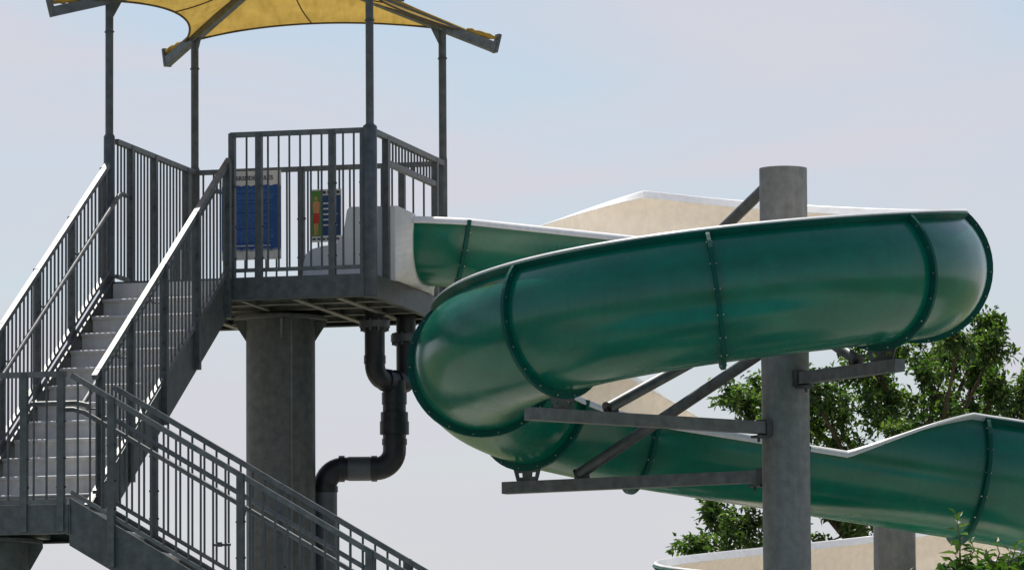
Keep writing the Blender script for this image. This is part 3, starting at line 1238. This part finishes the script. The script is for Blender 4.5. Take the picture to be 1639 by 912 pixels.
s1u0, s1u1, s1z0, s1z1 = 0.262, 0.805, ZD + 0.43, ZD + 1.215
sg = board(s1u0, s1u1, s1z0, s1z1, 'rules_sign', 'large blue and white rules sign on the back railing of the tower')
b = MB()
n = 24
up_, lo_ = [], []
for k in range(n + 1):
    u = s1u0 + (s1u1 - s1u0) * k / n
    up_.append((u, s1z1 - 0.135 + 0.011 * abs(math.sin(k * PI / 4)) * 1.0))
    lo_.append((u, s1z0 + 0.085 + 0.013 * abs(math.sin(k * PI / 4))))
rows = [[tw(u, VS - 0.003, z) for u, z in lo_], [tw(u, VS - 0.003, z) for u, z in up_]]
b.grid(rows, smooth=False)
b.build('blue_field', 'sign_blue', sg)
b = MB()
b.grid([[tw(u, VS - 0.005, z - 0.012) for u, z in lo_], [tw(u, VS - 0.005, z - 0.006) for u, z in lo_]], smooth=False)
b.build('wave_line', 'sign_blue', sg)
b = MB()
rnd = random.Random(5)
z = s1z1 - 0.165
while z > s1z0 + 0.13:
    u = s1u0 + 0.035
    end = s1u1 - rnd.uniform(0.03, 0.16)
    while u < end:
        wd = rnd.uniform(0.02, 0.07)
        quad(b, u, min(u + wd, end), z - 0.0065, z, 0.006)
        u += wd + 0.008
    z -= rnd.choice([0.0155, 0.0155, 0.017, 0.03])
fp = b.build('fine_print', 'sign_lightblue', sg)
fp['kind'] = 'stuff'
b = MB()
for a_, c_ in ((0.08, 0.3), (0.33, 0.45)):
    quad(b, s1u0 + a_, s1u0 + c_, s1z0 + 0.118, s1z0 + 0.126, 0.0075)
b.build('print_line', 'sign_white', sg)['kind'] = 'stuff'
sign_text(sg, 'WATERSLIDE RULES', (s1u0 + s1u1) / 2 - 0.03, s1z1 - 0.065, 0.052, 'sign_ink', 0.004)

s2u0, s2u1, s2z0, s2z1 = 1.075, 1.355, ZD + 0.565, ZD + 1.03
sg = board(s2u0, s2u1, s2z0, s2z1, 'posture_sign', 'small sign with a red-shorts figure on green beside blue text on the back railing')
b = MB()
quad(b, s2u0 + 0.004, s2u0 + 0.105, s2z0 + 0.05, s2z1 - 0.012, 0.003)
b.build('green_field', 'sign_green', sg)
b = MB()
quad(b, s2u0 + 0.105, s2u1 - 0.004, s2z0 + 0.055, s2z1 - 0.055, 0.003)
b.build('blue_field', 'sign_navy', sg)


def flat(b, pts, off):
    b.add([tw(s2u0 + u, VS - off, s2z0 + z) for u, z in pts], [tuple(range(len(pts)))])


b = MB()
flat(b, [(0.042, 0.375), (0.05, 0.365), (0.062, 0.368), (0.066, 0.385), (0.06, 0.402), (0.046, 0.402), (0.04, 0.39)], 0.0055)
flat(b, [(0.03, 0.25), (0.078, 0.25), (0.085, 0.29), (0.092, 0.33), (0.075, 0.36), (0.034, 0.36), (0.02, 0.33), (0.026, 0.29)], 0.005)
flat(b, [(0.034, 0.175), (0.05, 0.175), (0.052, 0.07), (0.06, 0.055), (0.036, 0.06)], 0.005)
flat(b, [(0.056, 0.175), (0.074, 0.175), (0.07, 0.11), (0.066, 0.075), (0.078, 0.065), (0.056, 0.068)], 0.005)
fg = b.build('printed_figure', 'sign_skin', sg)
b = MB()
flat(b, [(0.028, 0.165), (0.053, 0.16), (0.056, 0.185), (0.06, 0.16), (0.082, 0.168), (0.08, 0.255), (0.03, 0.255)], 0.0065)
b.build('printed_shorts', 'sign_red', fg)
b = MB()
for i_ in range(5):
    z = s2z0 + 0.345 - i_ * 0.048
    quad(b, s2u0 + 0.118, s2u0 + 0.118 + 0.055, z - 0.012, z, 0.0055)
    quad(b, s2u0 + 0.19, s2u0 + 0.19 + rnd.uniform(0.015, 0.06), z - 0.009, z - 0.002, 0.0055)
b.build('print_line', 'sign_white', sg)['kind'] = 'stuff'
b = MB()
for k in range(4):
    quad(b, s2u0 + 0.115 + k * 0.042, s2u0 + 0.143 + k * 0.042, s2z1 - 0.043, s2z1 - 0.016, 0.0055)
for k in range(6):
    quad(b, s2u0 + 0.02 + k * 0.043, s2u0 + 0.05 + k * 0.043, s2z0 + 0.018, s2z0 + 0.034, 0.0055)
b.build('heading_print', 'sign_ink', sg)['kind'] = 'stuff'


# ------------------------------------------------------------------ trees
def leaf(b, p, d, nrm, ln, wd):
    s = d.cross(nrm)
    if s.length < 1e-4:
        return
    s.normalize()
    nn = s.cross(d).normalized()
    b.add([p, p + d * ln * 0.45 + s * wd * 0.5 + nn * wd * 0.18, p + d * ln - nn * ln * 0.12, p + d * ln * 0.45 - s * wd * 0.5 + nn * wd * 0.18],
          [(0, 1, 2), (0, 2, 3)])


def rdir(r):
    z = r.uniform(-1, 1)
    a = r.uniform(0, 2 * PI)
    q = math.sqrt(1 - z * z)
    return Vec((q * math.cos(a), q * math.sin(a), z))


TD = 66.0
tb = px(1440, 900, TD)
tbase = Vec((tb.x, tb.y, 0))
tree = thing('broadleaf_tree', tbase, 'leafy green tree rising behind the slide column at the right', 'tree')
clumps = [(1188, 640, 42), (1175, 845, 50), (1112, 872, 34), (1140, 822, 26), (1250, 690, 75), (1225, 625, 38), (1330, 650, 85), (1410, 600, 75), (1490, 578, 58),
          (1535, 548, 34), (1578, 522, 30), (1592, 556, 34), (1598, 620, 38), (1545, 640, 70), (1450, 690, 85), (1350, 740, 80), (1245, 790, 70),
          (1640, 655, 44), (1650, 610, 26), (1690, 575, 45), (1690, 690, 70), (1500, 770, 85), (1370, 850, 80), (1600, 740, 80), (1260, 880, 70),
          (1480, 900, 90), (1620, 860, 80), (1720, 800, 80), (1420, 640, 60), (1500, 630, 55), (1290, 610, 50), (1560, 590, 40), (1180, 905, 45)]
rnd = random.Random(11)
lb = MB()
wood = MB()
fork = tbase + Z * 4.2
wood.tube([tbase, tbase + Vec((0.06, 0, 1.6)), fork, fork + Vec((-0.1, 0.1, 1.4)), fork + Vec((0.1, 0, 2.6))], [0.17, 0.14, 0.11, 0.07, 0.03], 10)
for (cx_, cy_, rp_) in clumps:
    dd = TD + rnd.uniform(-1.1, 1.3)
    c = px(cx_, cy_, dd)
    R3 = rp_ / F_PX * dd * 1.08
    tt = min(0.95, max(0.1, (c.z - 4.4) / 4.5))
    st_ = fork + Vec((0, 0, max(-1.2, (c.z - fork.z) * 0.45)))
    mid = st_.lerp(c, 0.55) + Vec((rnd.uniform(-.15, .15), rnd.uniform(-.15, .15), -0.12))
    wood.tube([st_, mid, c], [0.05, 0.03, 0.012], 6)
    # twigs with leaves
    for j in range(max(5, int(9 + 16 * R3))):
        dv0 = rdir(rnd)
        sub = c + Vec((dv0.x, dv0.y, dv0.z * 0.9)) * R3 * (0.25 + 0.8 * rnd.random() ** 0.5)
        rs = R3 * rnd.uniform(0.16, 0.40)
        wood.tube([c + (sub - c) * 0.1, c.lerp(sub, 0.6) - Z * 0.02, sub], [0.011, 0.007, 0.003], 4, caps=False)
        for k in range(int(6 + 210 * rs * rs)):
            dv = rdir(rnd)
            tip = sub + Vec((dv.x, dv.y, dv.z * 0.7)) * rs * (0.2 + 0.95 * rnd.random())
            out = (dv * 0.7 + dv0 + rdir(rnd) * 0.4).normalized()
            for m_ in range(8):
                ld = (out * 0.5 + rdir(rnd) * 0.95 + Vec((0, 0, -0.25))).normalized()
                nr = (Z * 0.8 + dv * 0.5 + rdir(rnd) * 0.8).normalized()
                leaf(lb, tip - out * rnd.uniform(0, 0.18) + rdir(rnd) * 0.05, ld, nr, rnd.uniform(0.05, 0.105), rnd.uniform(0.025, 0.048))
wood.build('trunk', 'bark', tree)
lb.build('crown', 'tree_leaf', tree, fix=False)

# near sapling whose tip shows at the lower right
SD = 46.0
sb = px(1655, 912, SD)
sbase = Vec((sb.x, sb.y, 0))
sap = thing('leafy_sapling', sbase, 'young tree tip with large pointed leaves in front of the flume at bottom right', 'tree')
rnd = random.Random(23)
lb = MB()
wood = MB()
stop_ = sbase + Z * (sb.z - 0.55)
wood.tube([sbase, sbase + Vec((0.05, 0.02, 1.8)), stop_], [0.07, 0.055, 0.035], 8)
shoots = [((1535, 905), (1537, 870), (1530, 818), 1.0), ((1535, 912), (1560, 880), (1552, 862), 0.8), ((1590, 912), (1600, 885), (1592, 862), 0.8),
          ((1625, 930), (1632, 890), (1640, 870), 0.9), ((1600, 940), (1612, 905), (1618, 878), 0.9), ((1560, 945), (1575, 915), (1582, 897), 0.8),
          ((1640, 950), (1655, 900), (1668, 860), 0.9), ((1508, 950), (1505, 920), (1500, 903), 0.7), ((1545, 950), (1548, 930), (1520, 909), 0.7),
          ((1470, 960), (1462, 930), (1455, 908), 0.7), ((1605, 960), (1606, 930), (1600, 893), 0.9), ((1630, 960), (1632, 935), (1630, 900), 0.9), ((1585, 925), (1590, 900), (1575, 878), 0.9), ((1610, 915), (1622, 890), (1628, 866), 1.0),
          ((1645, 925), (1648, 895), (1652, 872), 1.0), ((1600, 930), (1585, 905), (1560, 885), 0.8)]
for (a_, m_, t_, sz) in shoots:
    dd = SD + rnd.uniform(-0.35, 0.35)
    pts = [stop_, stop_.lerp(px(a_[0], a_[1], dd), 0.6) + Vec((0, 0, -0.1)), px(a_[0], a_[1], dd), px(m_[0], m_[1], dd), px(t_[0], t_[1], dd)]
    wood.tube(pts, [0.02, 0.012, 0.007, 0.005, 0.002], 5)
    segs = list(zip(pts[2:], pts[3:]))
    for q0, q1 in segs:
        nn = max(4, int((q1 - q0).length / 0.022))
        for k in range(nn):
            t = k / nn
            p = q0.lerp(q1, t)
            ax = (q1 - q0).normalized()
            a = k * 2.4 + rnd.uniform(-.4, .4)
            side = Vec((math.cos(a), math.sin(a), 0))
            last = (q1 - pts[-1]).length < 1e-6
            sc_ = (1 - 0.5 * t) if last else 1.0
            ld = (side + ax * (0.35 if not last else 0.2 + t) + Vec((0, 0, -0.55 * (1 - t)))).normalized()
            leaf(lb, p, ld, (Z + side * 0.3 + rdir(rnd) * 0.35).normalized(), rnd.uniform(0.11, 0.165) * sz * sc_, rnd.uniform(0.055, 0.078) * sz * sc_)
    # bushier lower growth
    for k in range(90):
        p = px(a_[0], a_[1], dd) + rdir(rnd) * 0.15 * rnd.random() ** 0.5 + Vec((0, 0, -0.06))
        leaf(lb, p, (rdir(rnd) + Vec((0, 0, -0.3))).normalized(), (Z + rdir(rnd) * 0.6).normalized(), rnd.uniform(0.08, 0.125), rnd.uniform(0.038, 0.054))
wood.build('trunk', 'stem_green', sap)
lb.build('crown', 'shrub_leaf', sap, fix=False)

for o in bpy.data.objects:
    if '_o' in o:
        del o['_o']
